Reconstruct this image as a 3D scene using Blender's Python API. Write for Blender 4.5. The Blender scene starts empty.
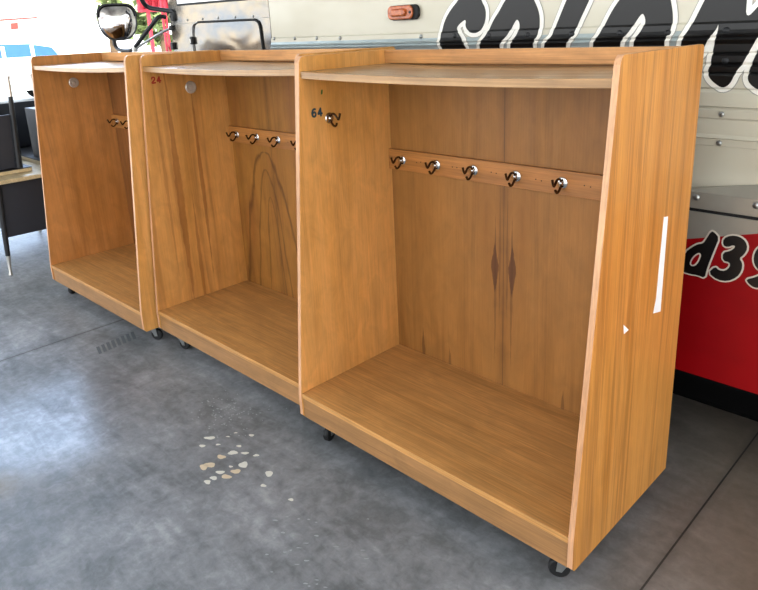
import bpy, bmesh, math, random
from mathutils import Vector, Matrix
random.seed(7)
SC = bpy.context.scene
COL = SC.collection
PI = math.pi

# ------------------------------------------------------------------ camera
CX, CY, FPX = 379.0, 229.47, 671.54
CAMP = Vector((2.12337, -1.54033, 1.71786))
YAW, PITCH, ROLL = -0.79671, 0.29390, -0.04742
_cy, _sy, _cp, _sp = math.cos(YAW), math.sin(YAW), math.cos(PITCH), math.sin(PITCH)
FW = Vector((_sy*_cp, _cy*_cp, -_sp))
_R = Vector((_cy, -_sy, 0)); _U = _R.cross(FW)
RT = math.cos(ROLL)*_R + math.sin(ROLL)*_U
UP = -math.sin(ROLL)*_R + math.cos(ROLL)*_U
cd = bpy.data.cameras.new('camera'); cam = bpy.data.objects.new('camera', cd); COL.objects.link(cam)
cd.sensor_fit = 'HORIZONTAL'; cd.sensor_width = 36; cd.lens = FPX*36/758
cd.shift_y = -(295-CY)/758; cd.clip_start = .02; cd.clip_end = 500
M = Matrix((RT, UP, -FW)).transposed().to_4x4(); M.translation = CAMP
cam.matrix_world = M
SC.camera = cam

def at(u, v, ax, val):
    """world point where the sight line of photo pixel (u, v) meets the plane axis = val"""
    d = FW*FPX + RT*(u-CX) - UP*(v-CY)
    return CAMP + d*((val-CAMP[ax])/d[ax])

# ------------------------------------------------------------------ colour / materials
def lin(h):
    h = h.lstrip('#'); c = [int(h[i:i+2], 16)/255 for i in (0, 2, 4)]
    return tuple(x/12.92 if x <= .04045 else ((x+.055)/1.055)**2.4 for x in c) + (1,)

class NT:
    def __init__(s, name):
        s.m = bpy.data.materials.new(name); s.m.use_nodes = True
        s.t = s.m.node_tree; s.b = s.t.nodes['Principled BSDF']
    def n(s, kind, **kw):
        x = s.t.nodes.new(kind)
        for k, v in kw.items():
            if k.startswith('i_'): x.inputs[int(k[2:])].default_value = v
            else: setattr(x, k, v)
        return x
    def l(s, a, b): s.t.links.new(a, b)
    def math(s, op, a, b=None, c=None, clamp=False):
        x = s.n('ShaderNodeMath', operation=op, use_clamp=clamp)
        for i, v in enumerate((a, b, c)):
            if v is None: continue
            if isinstance(v, (int, float)): x.inputs[i].default_value = v
            else: s.l(v, x.inputs[i])
        return x.outputs[0]
    def mix(s, f, a, b, mode='MIX'):
        x = s.n('ShaderNodeMix', data_type='RGBA', blend_type=mode)
        for i, v in ((0, f), (6, a), (7, b)):
            if isinstance(v, (int, float, tuple)): x.inputs[i].default_value = v
            else: s.l(v, x.inputs[i])
        return x.outputs[2]
    def ramp(s, f, stops):
        x = s.n('ShaderNodeValToRGB'); e = x.color_ramp.elements
        while len(e) < len(stops): e.new(.5)
        for k, (p, c) in zip(e, stops): k.position = p; k.color = c if isinstance(c, tuple) else (c, c, c, 1)
        s.l(f, x.inputs[0]); return x.outputs[0]
    def coord(s, rnd=0.0):
        tc = s.n('ShaderNodeTexCoord'); o = tc.outputs['Object']
        if rnd:
            oi = s.n('ShaderNodeObjectInfo'); v = s.n('ShaderNodeVectorMath', operation='SCALE')
            v.inputs[0].default_value = (rnd, rnd*.7, rnd*1.3); s.l(oi.outputs['Random'], v.inputs['Scale'])
            a = s.n('ShaderNodeVectorMath', operation='ADD'); s.l(o, a.inputs[0]); s.l(v.outputs[0], a.inputs[1]); o = a.outputs[0]
        return o
    def scale(s, vec, sc, loc=(0, 0, 0)):
        mp = s.n('ShaderNodeMapping'); mp.inputs['Scale'].default_value = sc; mp.inputs['Location'].default_value = loc
        s.l(vec, mp.inputs['Vector']); return mp.outputs[0]
    def noise(s, vec, sc=1, det=4, rough=.55, dist=0):
        x = s.n('ShaderNodeTexNoise'); s.l(vec, x.inputs['Vector'])
        x.inputs['Scale'].default_value = sc; x.inputs['Detail'].default_value = det
        x.inputs['Roughness'].default_value = rough; x.inputs['Distortion'].default_value = dist
        return x.outputs['Fac']
    def set(s, **kw):
        for k, v in kw.items():
            k = k.replace('_', ' ')
            if isinstance(v, (int, float, tuple)): s.b.inputs[k].default_value = v
            else: s.l(v, s.b.inputs[k])
        return s
    def bump(s, h, st=.2, dist=.002):
        x = s.n('ShaderNodeBump'); x.inputs['Strength'].default_value = st; x.inputs['Distance'].default_value = dist
        s.l(h, x.inputs['Height']); s.l(x.outputs[0], s.b.inputs['Normal'])

def plain(name, hexc, rough=.5, metal=0., var=.12, scale=30, spec=.5, coat=0.):
    t = NT(name); c = lin(hexc)
    f = t.noise(t.coord(), scale, 3)
    d = tuple(x*(1-var) for x in c[:3])+(1,); u = tuple(min(1, x*(1+var)) for x in c[:3])+(1,)
    t.set(Base_Color=t.mix(f, d, u), Roughness=rough, Metallic=metal, Specular_IOR_Level=spec, Coat_Weight=coat)
    return t.m

def wood(name, light, mid, dark, axis='z', streak=.5, flame=.0, rough=.42, fine=.12, spots=(), seam=None, band=1.0, coat=.15, seed=0., wide=4., mott=.10, across='x', arches=()):
    """varnished veneer; grain runs along `axis`; spots = dark knots (a, b, half_a, half_b) in the panel's own coordinates"""
    t = NT(name); o = t.coord(0.0 if (spots or seam is not None) else 9.0)
    sep = t.n('ShaderNodeSeparateXYZ'); t.l(o, sep.inputs[0])
    X, Y, Z = sep.outputs
    if seam is not None: X = t.math('ABSOLUTE', t.math('SUBTRACT', X, seam))
    cb = t.n('ShaderNodeCombineXYZ'); t.l(X, cb.inputs[0]); t.l(Y, cb.inputs[1]); t.l(Z, cb.inputs[2]); o2 = cb.outputs[0]
    def along(a, b): return {'x': (b, a, a), 'y': (a, b, a), 'z': (a, a, b)}[axis]
    L = (seed, seed*1.7, seed*.6)
    big = t.noise(t.scale(o2, along(wide, .8), L), 1, 3, .5, .6)
    med = t.noise(t.scale(o2, along(22, .8), L), 1, 5, .6, .8)
    fin = t.noise(t.scale(o2, along(170, 4.5), L), 1, 3, .6)
    base = t.ramp(t.math('ADD', t.math('MULTIPLY', big, .72), t.math('MULTIPLY', med, .28)),
                  [(.36, lin(mid)), (.52, lin(light)), (.68, lin(mid))])
    st = t.ramp(t.noise(t.scale(o2, along(9*band, .35), (seed+3.1, 2.3+seed, 1.7)), 1, 4, .65, 1.2), [(.50, 0.), (.60, .85), (.64, .35), (.74, 0.)])
    col = t.mix(t.math('MULTIPLY', st, streak), base, lin(dark))
    if flame:
        fl = t.ramp(t.noise(t.scale(o2, along(4.2, .28), (seed*2+5.3, 1.1, 4.2)), 1, 2, .5, 1.2), [(.46, 0.), (.51, .9), (.545, .15), (.60, .0)])
        col = t.mix(t.math('MULTIPLY', fl, flame), col, lin(dark))
    for (a, b, ha, hb, wt) in spots:
        A = Y if across == 'y' else X
        wob = t.math('MULTIPLY', t.math('SUBTRACT', t.noise(t.scale(o2, along(60, 18)), 1, 2), .5), .9)
        dx = t.math('DIVIDE', t.math('SUBTRACT', A, a), ha); dz = t.math('DIVIDE', t.math('SUBTRACT', Z, b), hb)
        r = t.math('ADD', t.math('POWER', t.math('ABSOLUTE', dx), 1.0), t.math('POWER', t.math('ABSOLUTE', dz), 1.3))
        k = t.math('MULTIPLY', t.math('SUBTRACT', 1.05, t.math('ADD', r, wob)), 5, clamp=True)
        col = t.mix(t.math('MULTIPLY', k, wt), col, lin(dark))
    for (a, b, ha, hb, wt) in arches:      # cathedral figure: nested parabolas opening downwards
        wob = t.math('MULTIPLY', t.math('SUBTRACT', t.noise(t.scale(o2, along(14, 3)), 1, 3), .5), .5)
        u = t.math('DIVIDE', t.math('ABSOLUTE', t.math('SUBTRACT', sep.outputs[0], a)), ha)
        h_ = t.math('DIVIDE', t.math('SUBTRACT', b, Z), hb)
        v = t.math('SQRT', t.math('MAXIMUM', h_, 0.))
        e_ = t.math('ADD', t.math('SUBTRACT', u, v), wob)
        k = t.math('MULTIPLY', t.math('SUBTRACT', 1., t.math('DIVIDE', t.math('ABSOLUTE', e_), .10), clamp=True), t.math('GREATER_THAN', h_, 0.))
        col = t.mix(t.math('MULTIPLY', k, wt), col, lin(dark))
    if seam is not None:
        k = t.math('MULTIPLY', t.math('LESS_THAN', X, .0016), .6); col = t.mix(k, col, lin('#4a2c14'))
        k2 = t.math('MULTIPLY', t.math('SUBTRACT', 1., t.math('DIVIDE', X, .035)), .28, clamp=True); col = t.mix(k2, col, lin(dark))
    if mott:
        mo = t.noise(t.scale(o2, along(11, 6), L), 1, 4, .6, .8)
        col = t.mix(1., col, t.ramp(mo, [(.32, 1-mott), (.68, 1+mott)]), 'MULTIPLY')
    col = t.mix(1., col, t.ramp(fin, [(.3, 1-fine), (.7, 1+fine)]), 'MULTIPLY')
    t.set(Base_Color=col, Roughness=t.ramp(med, [(.3, rough-.05), (.7, rough+.08)]), Coat_Weight=coat, Coat_Roughness=.25)
    t.bump(fin, .05, .001)
    return t.m

MAT = {}
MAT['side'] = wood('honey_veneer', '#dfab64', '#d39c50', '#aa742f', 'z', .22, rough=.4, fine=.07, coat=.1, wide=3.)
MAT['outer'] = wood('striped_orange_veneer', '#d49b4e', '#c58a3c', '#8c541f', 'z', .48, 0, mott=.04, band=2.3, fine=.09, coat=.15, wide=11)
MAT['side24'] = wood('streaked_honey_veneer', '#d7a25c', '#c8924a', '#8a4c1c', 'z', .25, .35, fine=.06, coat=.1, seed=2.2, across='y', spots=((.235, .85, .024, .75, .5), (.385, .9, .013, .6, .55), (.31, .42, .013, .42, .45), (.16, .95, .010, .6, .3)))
MAT['side_shaded'] = wood('shaded_honey_veneer', '#c98f50', '#bb8040', '#8a5422', 'z', .3, .2, fine=.06, coat=.1, wide=3., seed=5.)  # darker copy of the honey veneer, the far rack's shade put into its colour
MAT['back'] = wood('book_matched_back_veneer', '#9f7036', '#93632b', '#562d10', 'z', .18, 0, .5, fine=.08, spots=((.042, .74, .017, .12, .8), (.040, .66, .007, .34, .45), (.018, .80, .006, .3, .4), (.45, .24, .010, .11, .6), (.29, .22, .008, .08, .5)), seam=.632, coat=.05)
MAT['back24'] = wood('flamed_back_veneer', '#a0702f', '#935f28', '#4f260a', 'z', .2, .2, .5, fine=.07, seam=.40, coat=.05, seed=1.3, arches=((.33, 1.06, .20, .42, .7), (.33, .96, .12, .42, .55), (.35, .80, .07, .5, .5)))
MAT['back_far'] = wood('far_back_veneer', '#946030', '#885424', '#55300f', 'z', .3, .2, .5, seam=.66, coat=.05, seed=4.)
MAT['deck'] = wood('oak_laminate', '#c4965a', '#b98b50', '#93662f', 'x', .3, 0, .38, fine=.18, band=2.2, coat=.1, wide=10)
MAT['shelf'] = wood('pale_laminate', '#b08d60', '#a07c50', '#7c582e', 'x', .4, 0, .3, fine=.1, band=2., coat=.35)
MAT['kick'] = wood('kickboard_veneer', '#a67d50', '#987042', '#6c4826', 'x', .4, 0, .4, coat=.12)
MAT['edge'] = wood('pale_edge_band', '#cfa480', '#c4966e', '#a97c54', 'z', .3, 0, .45)
MAT['board'] = wood('hook_board_veneer', '#b88345', '#ab7438', '#70441c', 'x', .4, 0, .45)
MAT['lip'] = wood('lip_veneer', '#d2a168', '#c49156', '#946434', 'x', .4, 0, .45)
MAT['chrome'] = plain('chrome', '#c9c6c2', .15, 1., .1)
MAT['plate'] = plain('clouded_chrome', '#cfcac2', .35, .55, .1)
MAT['bronze'] = plain('dark_bronze_wire', '#5c4634', .25, 1., .2)
MAT['rubber'] = plain('black_rubber', '#141414', .6, 0, .2)
MAT['zinc'] = plain('zinc_steel', '#a9aaa8', .35, .9, .15)
MAT['blue_ink'] = plain('dark_blue_ink', '#22404e', .6)
MAT['red_ink'] = plain('red_ink', '#a52a1c', .6)
MAT['green_ink'] = plain('green_crayon', '#3c6e2c', .6)
MAT['paper'] = plain('white_paper', '#efeeee', .8, 0, .04)
MAT['hole'] = plain('screw_hole', '#3a2412', .8)
MAT['black_paint'] = plain('gloss_black_vinyl', '#0a0808', .38, 0, .1, coat=.1)
MAT['white_vinyl'] = plain('white_vinyl', '#ebe8e0', .35, 0, .03)
MAT['grey_line'] = plain('grey_pinstripe', '#a5a29a', .4, 0, .05)
MAT['silver_vinyl'] = plain('silver_outline_vinyl', '#cfc6b8', .4, 0, .05)
MAT['black_metal'] = plain('black_enamel', '#1c1d20', .42, 0, .2)
MAT['desk_black'] = plain('charcoal_desk_panel', '#2b2f38', .5, 0, .12, 8)
MAT['brass_tip'] = plain('pale_brass', '#cbc8c2', .3, .9, .1)
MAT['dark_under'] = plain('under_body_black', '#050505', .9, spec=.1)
MAT['tyre'] = plain('tyre_rubber', '#121213', .8)
MAT['desk_top'] = wood('tan_desk_laminate', '#d0bf9b', '#c2ae86', '#a08a60', 'x', .3, 0, .4)
MAT['red_steel'] = plain('red_painted_steel', '#c23848', .5, 0, .12, 12)
MAT['red_trim'] = plain('red_trim_paint', '#a2473f', .7)
MAT['white_wall'] = plain('white_stucco', '#f2f0ec', .9, 0, .04)
MAT['car_paint'] = plain('white_car_paint', '#eceef0', .3, 0, .02, coat=.5)
MAT['car_glass'] = plain('blue_car_glass', '#4a6f97', .25, 0, .12, 3, spec=.2)
MAT['bark'] = plain('tree_bark', '#6a5844', .9)
MAT['leaf'] = plain('green_leaves', '#7d8a58', .6, 0, .5, 9)
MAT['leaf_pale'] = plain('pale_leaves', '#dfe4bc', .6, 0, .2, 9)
MAT['roof_panel'] = plain('pale_roof_sheet', '#cfd0cf', .7)
MAT['wall_panel'] = plain('grey_wall_sheet', '#b9bab8', .8)

def m_body():
    t = NT('cream_bus_paint'); o = t.coord()
    n = t.noise(t.scale(o, (2.2, 1, 5)), 1, 2)
    t.set(Base_Color=t.ramp(n, [(.3, lin('#c2bcaa')), (.7, lin('#cfcaba'))]), Roughness=.32, Coat_Weight=.3, Coat_Roughness=.1)
    t.bump(t.noise(t.scale(o, (2.5, 1, 4)), 1, 1), .25, .02); return t.m
MAT['body'] = m_body()
def m_alu():
    t = NT('polished_wavy_aluminium'); o = t.coord()
    n = t.noise(t.scale(o, (3.0, 1, 6.)), 1, 3)
    t.set(Base_Color=t.ramp(n, [(.35, lin('#7d8186')), (.6, lin('#9a9081'))]), Roughness=.2, Metallic=.85)
    t.bump(t.noise(t.scale(o, (3.4, 1, 5.)), 1, .8, .4, .5), .45, .03); return t.m
MAT['alu'] = m_alu()
def m_rail():
    t = NT('pale_grey_rail'); o = t.coord()
    t.set(Base_Color=t.ramp(t.noise(t.scale(o, (8, 1, 40))), [(.3, lin('#aab4b5')), (.7, lin('#bcc5c4'))]), Roughness=.3, Metallic=.3); return t.m
MAT['rail'] = m_rail()
def m_silver():
    t = NT('brushed_silver_paint'); o = t.coord()
    t.set(Base_Color=t.ramp(t.noise(t.scale(o, (3, 3, 3))), [(.3, lin('#9b968c')), (.7, lin('#aba69a'))]), Roughness=.35, Metallic=.35); return t.m
MAT['silver'] = m_silver()
def m_red():
    t = NT('deep_red_paint'); o = t.coord()
    t.set(Base_Color=t.ramp(t.noise(t.scale(o, (3, 3, 3))), [(.3, lin('#8a0006')), (.7, lin('#a0000a'))]), Roughness=.45, Specular_IOR_Level=.25); return t.m
MAT['red'] = m_red()
def m_amber():
    t = NT('amber_lens'); o = t.coord()
    t.set(Base_Color=t.ramp(t.noise(t.scale(o, (40, 40, 60))), [(.3, lin('#93401a')), (.7, lin('#c8763c'))]), Roughness=.12, Coat_Weight=.6); return t.m
MAT['amber'] = m_amber()
def m_mirror():
    t = NT('mirror_glass'); o = t.coord()
    t.set(Base_Color=t.ramp(t.noise(o, 9, 3), [(.35, lin('#8d8786')), (.65, lin('#e6e2df'))]), Roughness=.04, Metallic=1.); return t.m
MAT['mirror'] = m_mirror()
def m_wglass():
    t = NT('bright_window_glass'); o = t.coord()
    t.set(Base_Color=t.ramp(t.noise(o, 3, 2), [(.3, lin('#e6ecef')), (.7, lin('#f6f6f4'))]), Roughness=.12, Coat_Weight=.5); return t.m
MAT['window_glass'] = m_wglass()

def m_floor():
    t = NT('worn_polished_concrete'); o = t.coord()
    sep = t.n('ShaderNodeSeparateXYZ'); t.l(o, sep.inputs[0]); X, Y, Z = sep.outputs
    big = t.noise(o, 1.1, 5, .6, .5); med = t.noise(o, 5.5, 6, .65, .4); fin = t.noise(o, 24, 5, .7, .5)
    swirl = t.noise(t.scale(o, (2.2, 9, 1)), 1, 6, .65, 1.6)
    v = t.math('ADD', t.math('ADD', t.math('MULTIPLY', big, .36), t.math('MULTIPLY', med, .28)), t.math('ADD', t.math('MULTIPLY', swirl, .16), t.math('MULTIPLY', fin, .20)))
    col = t.ramp(v, [(.36, lin('#515355')), (.46, lin('#737576')), (.54, lin('#8d8e90')), (.66, lin('#b4b4b4'))])
    # browner, dirtier slab under and beside the bus
    k = t.ramp(t.math('ADD', X, t.math('MULTIPLY', Y, .5)), [(0., 0.), (1., 1.)])
    mr = t.n('ShaderNodeMapRange'); mr.inputs['From Min'].default_value = 1.1; mr.inputs['From Max'].default_value = 1.9
    t.l(t.math('ADD', X, t.math('MULTIPLY', Y, .45)), mr.inputs['Value'])
    col = t.mix(t.math('MULTIPLY', mr.outputs[0], .85), col, t.mix(v, lin('#40372c'), lin('#a5927c')))
    # rusty patch
    def blob(cx, cy, r):
        d = t.n('ShaderNodeVectorMath', operation='DISTANCE'); t.l(o, d.inputs[0]); d.inputs[1].default_value = (cx, cy, 0)
        return t.math('SUBTRACT', 1., t.math('DIVIDE', t.math('ADD', d.outputs['Value'], t.math('MULTIPLY', med, .12)), r), clamp=True)
    col = t.mix(t.math('MULTIPLY', blob(-.66, -1.08, .20), .8, clamp=True), col, lin('#94866f'))
    # saw-cut control joints
    for jx in (-1.87, 1.464):
        dx = t.math('ABSOLUTE', t.math('SUBTRACT', X, jx))
        col = t.mix(t.math('MULTIPLY', t.math('LESS_THAN', dx, .0032), .85), col, lin('#24221f'))
        col = t.mix(t.math('MULTIPLY', t.math('SUBTRACT', 1., t.math('DIVIDE', dx, .03), clamp=True), .3), col, lin('#3a3835'))
    t.set(Base_Color=col, Roughness=t.ramp(med, [(.3, .42), (.7, .6)]), Specular_IOR_Level=.35,
          Coat_Weight=t.math('MULTIPLY', t.math('MULTIPLY', blob(-1.02, -.62, .62), 2.2, clamp=True), t.ramp(v, [(.40, .35), (.58, .95)])), Coat_Roughness=.24)  # sheen patch added to the coat to catch the sky glare
    t.bump(t.math('ADD', med, t.math('MULTIPLY', fin, .4)), .10, .004)
    return t.m
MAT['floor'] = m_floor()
def m_ground():
    t = NT('sunlit_asphalt'); o = t.coord()
    t.set(Base_Color=t.ramp(t.noise(o, 1.3, 5), [(.3, lin('#c4c2bd')), (.7, lin('#d8d6d0'))]), Roughness=.9); return t.m
MAT['ground'] = m_ground()
MAT['spot'] = plain('dried_white_paint', '#d6d3c8', .7, 0, .08)
MAT['spot_tan'] = plain('dried_tan_paint', '#d3c3a8', .7, 0, .12, 60)
MAT['speck'] = plain('pale_specks', '#a3a7a6', .7)
MAT['tread'] = plain('dark_tread_mark', '#545a5d', .5, 0, .2, 60)

# ------------------------------------------------------------------ mesh helpers
class MB:
    def __init__(s): s.bm = bmesh.new()
    def box(s, x0, x1, y0, y1, z0, z1):
        c = [s.bm.verts.new((x, y, z)) for z in (z0, z1) for y in (y0, y1) for x in (x0, x1)]
        for f in ((0, 2, 3, 1), (4, 5, 7, 6), (0, 1, 5, 4), (1, 3, 7, 5), (3, 2, 6, 7), (2, 0, 4, 6)): s.bm.faces.new([c[i] for i in f])
        return s
    def prism(s, poly, ax, a, b):
        """poly in the plane across axis ax, run from a to b (a pair of lists is allowed for b)"""
        def P(p, v): return {0: (v, p[0], p[1]), 1: (p[0], v, p[1]), 2: (p[0], p[1], v)}[ax]
        A = [s.bm.verts.new(P(p, a)) for p in poly]; B = [s.bm.verts.new(P(p, b)) for p in poly]
        s.bm.faces.new(A); s.bm.faces.new(B[::-1])
        n = len(poly)
        for i in range(n): s.bm.faces.new([A[i], B[i], B[(i+1) % n], A[(i+1) % n]])
        return s
    def tube(s, pts, r, seg=10, caps=True):
        pts = [Vector(p) for p in pts]; rs = r if isinstance(r, (list, tuple)) else [r]*len(pts)
        ref = None; rings = []
        for i, p in enumerate(pts):
            d = (pts[min(i+1, len(pts)-1)]-pts[max(i-1, 0)]).normalized()
            if ref is None: ref = d.orthogonal().normalized()
            else: ref = (ref-d*ref.dot(d)).normalized()
            o = d.cross(ref)
            rings.append([s.bm.verts.new(p+(ref*math.cos(2*PI*k/seg)+o*math.sin(2*PI*k/seg))*rs[i]) for k in range(seg)])
        for a, b in zip(rings, rings[1:]):
            for k in range(seg): s.bm.faces.new([a[k], a[(k+1) % seg], b[(k+1) % seg], b[k]])
        if caps: s.bm.faces.new(rings[0][::-1]); s.bm.faces.new(rings[-1])
        return s
    def lathe(s, prof, c=(0, 0, 0), axis=(0, 0, 1), seg=24):
        """prof: (radius, height) pairs along axis from c"""
        A = Vector(axis).normalized(); R = A.orthogonal().normalized(); O = A.cross(R); c = Vector(c)
        rings = [[s.bm.verts.new(c+A*h+(R*math.cos(2*PI*k/seg)+O*math.sin(2*PI*k/seg))*max(r, 1e-5)) for k in range(seg)] for r, h in prof]
        for a, b in zip(rings, rings[1:]):
            for k in range(seg): s.bm.faces.new([a[k], a[(k+1) % seg], b[(k+1) % seg], b[k]])
        s.bm.faces.new(rings[0][::-1]); s.bm.faces.new(rings[-1]); return s
    def build(s, name, mat, parent=None, bevel=0., smooth=False, seg=2):
        bm = s.bm; bmesh.ops.recalc_face_normals(bm, faces=bm.faces)
        me = bpy.data.meshes.new(name); bm.to_mesh(me); bm.free()
        o = bpy.data.objects.new(name, me); COL.objects.link(o); me.materials.append(mat)
        if parent: o.parent = parent
        if smooth:
            for p in me.polygons: p.use_smooth = True
            if hasattr(me, 'set_sharp_from_angle'): me.set_sharp_from_angle(angle=math.radians(40))
        if bevel:
            b = o.modifiers.new('bevel', 'BEVEL'); b.width = bevel; b.segments = seg; b.limit_method = 'ANGLE'; b.angle_limit = math.radians(40)
        return o

def tag(o, label=None, cat=None, group=None, kind=None):
    for k, v in (('label', label), ('category', cat), ('group', group), ('kind', kind)):
        if v: o[k] = v
    return o
def empty(name, loc=(0, 0, 0), rz=0.):
    o = bpy.data.objects.new(name, None); COL.objects.link(o); o.location = loc; o.rotation_euler.z = rz; o.empty_display_size = .1; return o
def kids(o): return [c for c in bpy.data.objects if c.parent == o]
def copy_tree(o, parent=None):
    c = o.copy(); COL.objects.link(c)
    if parent: c.parent = parent
    for ch in kids(o): copy_tree(ch, c)
    return c
def smooth_path(pts, n=6):
    pts = [Vector(p) for p in pts]; out = []
    for i in range(len(pts)-1):
        p0, p1, p2, p3 = pts[max(i-1, 0)], pts[i], pts[i+1], pts[min(i+2, len(pts)-1)]
        for k in range(n):
            t = k/n; out.append(.5*((2*p1)+(p2-p0)*t+(2*p0-5*p1+4*p2-p3)*t*t+(3*p1-p0-3*p2+p3)*t**3))
    return out+[pts[-1]]

# ------------------------------------------------------------------ the setting
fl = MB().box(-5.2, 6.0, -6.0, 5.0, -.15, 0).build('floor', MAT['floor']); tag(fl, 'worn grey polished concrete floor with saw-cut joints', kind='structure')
gd = MB(); gd.box(-90, -5.2, -60, 80, -.17, -.02); gd.box(-5.2, 6.0, -60, -6.0, -.17, -.02); gd.box(6.0, 60, -60, 80, -.17, -.02)
tag(gd.build('ground', MAT['ground']), 'pale sunlit paving outside the open shed', kind='structure')
tag(MB().box(-5.2, 6.0, -6.0, 5.0, 4.0, 4.12).build('ceiling', MAT['roof_panel']), kind='structure')
tag(MB().box(-4.6, 6.0, 4.9, 5.0, 0, 4.0).build('wall_back', MAT['wall_panel']), kind='structure')

# marks on the floor: dried paint spots, pale specks, a dark tread mark
def spots(name, lst, mat, z, irr=.25):
    b = MB()
    for (px, py, w, h) in lst:
        c = at(px, py, 2, z); ex = at(px+w/2, py, 2, z)-c; ey = at(px, py+h/2, 2, z)-c
        n = 14; ph = random.random()*6; vs = []
        for k in range(n):
            a = 2*PI*k/n; r = 1+irr*math.sin(2*a+ph)*.5+irr*math.sin(3*a+ph*2)*.5+random.uniform(-irr, irr)*.25
            vs.append(b.bm.verts.new(c+ex*math.cos(a)*r+ey*math.sin(a)*r))
        b.bm.faces.new(vs)
    return b.build(name, mat, fl)
k = 1/4.538
S = lambda x, y, w, h: (185+x*k, 370+y*k, w*k, h*k)
spots('paint_spots', [S(112, 308, 48, 16), S(78, 344, 26, 14), S(150, 338, 24, 7), S(217, 375, 46, 18), S(245, 345, 26, 9), S(272, 377, 34, 13), S(323, 387, 28, 11), S(160, 464, 38, 17),
      S(265, 430, 40, 32), S(130, 490, 36, 17), S(102, 508, 34, 18), S(382, 470, 38, 24), S(356, 524, 26, 14), S(481, 588, 26, 12), S(195, 302, 20, 5), S(230, 285, 18, 5), S(302, 296, 22, 12), S(208, 438, 18, 10)], MAT['spot'], .0012)
spots('tan_paint_spots', [S(85, 440, 40, 24), S(112, 430, 56, 20), S(165, 394, 36, 20), S(230, 460, 42, 22), S(188, 484, 44, 21)], MAT['spot_tan'], .0014)
rr = random.Random(5)
L = [(185+rr.gauss(195, 75)*k, 370+rr.gauss(195, 45)*k, rr.uniform(.8, 2.2), rr.uniform(.5, 1.1)) for _ in range(110)]
L += [(rr.uniform(265, 375), rr.uniform(515, 588), rr.uniform(2, 6), rr.uniform(.8, 1.8)) for _ in range(26)]
tag(spots('pale_specks', L, MAT['speck'], .0010), kind='stuff')
tb = MB()
for i in range(8):
    x, y = 98+i*4.9, 351-i*2.1
    vs = [tb.bm.verts.new(at(px, py, 2, .001)) for px, py in ((x-2, y-4), (x+1.2, y-4.8), (x+4.2, y+2.2), (x+1, y+3.2))]
    tb.bm.faces.new(vs)
tb.build('tread_mark', MAT['tread'], fl)

# ------------------------------------------------------------------ wardrobe racks
W, D, DB, H, ZB, ZK, YT, ZS, YS, ZD, T = 1.321, .680, .6176, 1.62, .092, .206, .130, 1.562, .129, .211, .020
def side_poly(r=.024, YT=YT):
    def fy(z): return YT*(z-ZK)/(H-ZK)
    p = [(.012, ZB), (0, ZB+.014), (0, ZK)]
    p += [(fy(H-r), H-r)]
    for a in range(1, 7):
        a = PI-a*PI/12; p.append((fy(H)+r*1.0+r*math.cos(a), H-r+r*math.sin(a)))
    p += [(D-.012, H), (D-.004, H-.004), (D, H-.012), (D, ZB)]
    return p
def hook_mesh(d, up, base):
    """coat hook: d = direction out from the board"""
    d = Vector(d); up = Vector(up); base = Vector(base)
    P = lambda o, h: base+d*o+up*h
    return (smooth_path([P(.004, .0), P(.016, .016), P(.034, .017), P(.048, .004), P(.056, -.002), P(.062, .006), P(.068, .022)], 5),
            smooth_path([P(.004, -.004), P(.014, -.020), P(.027, -.030), P(.038, -.029), P(.045, -.019)], 5))
def hook(parent, base, d, up=(0, 0, 1)):
    base = Vector(base); d = Vector(d)
    h = MB().lathe([(.0225, 0), (.0225, .0022), (.0185, .0048), (.009, .0065), (.0075, .011), (.004, .0135), (0, .014)], base, d, 20).build('coat_hook', MAT['chrome'], parent, smooth=True)
    a, b = hook_mesh(d, up, base)
    MB().tube(a, [.0046]*(len(a)-1)+[.0054], 8).build('hat_prong', MAT['bronze'], h, smooth=True)
    MB().tube(b, [.0046]*(len(b)-1)+[.0054], 8).build('coat_prong', MAT['bronze'], h, smooth=True)
    return h
def caster(parent, x, y, a):
    c = MB().box(x-.035, x+.035, y-.03, y+.03, ZB-.012, ZB+.0005)
    c.lathe([(.02, 0), (.02, .008)], (x, y, ZB-.020), (0, 0, 1), 16)
    ca, sa = math.cos(a), math.sin(a)
    r = .034; wx, wy, wz = x+ca*.018, y+sa*.018, r+.0005
    ax = Vector((-sa, ca, 0))
    o = c.build('caster', MAT['zinc'], parent)
    w = MB().lathe([(.012, -.012), (r-.004, -.012), (r, -.008), (r, .008), (r-.004, .012), (.012, .012)], (wx, wy, wz), ax, 28)
    w.build('wheel', MAT['rubber'], o, smooth=True)
    f = MB()
    for s in (-1, 1):
        off = ax*(s*.0155)
        pts = [Vector((x-ca*.020, y-sa*.020, ZB-.014)), Vector((x+ca*.022, y+sa*.022, ZB-.014)), Vector((wx+ca*.010, wy+sa*.010, wz-.006)), Vector((wx-ca*.008, wy-sa*.008, wz-.008))]
        A = [f.bm.verts.new(p+off-ax*.0012) for p in pts]; B = [f.bm.verts.new(p+off+ax*.0012) for p in pts]
        f.bm.faces.new(A); f.bm.faces.new(B[::-1])
        for i in range(4): f.bm.faces.new([A[i], B[i], B[(i+1) % 4], A[(i+1) % 4]])
    f.tube([Vector((wx, wy, wz))-ax*.018, Vector((wx, wy, wz))+ax*.018], .004, 8)
    f.build('caster_fork', MAT['zinc'], o)
GLYPH = {'6': [[(.62, .97), (.42, .99), (.2, .86), (.08, .6), (.06, .34), (.14, .12), (.34, .02), (.54, .06), (.66, .24), (.62, .46), (.44, .58), (.24, .54), (.1, .38)]],
         '4': [[(.70, .30), (.04, .30), (.48, .98), (.50, .02)]],
         '2': [[(.08, .74), (.14, .92), (.34, 1.0), (.56, .93), (.62, .72), (.50, .48), (.06, .03), (.68, .03)]]}
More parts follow.
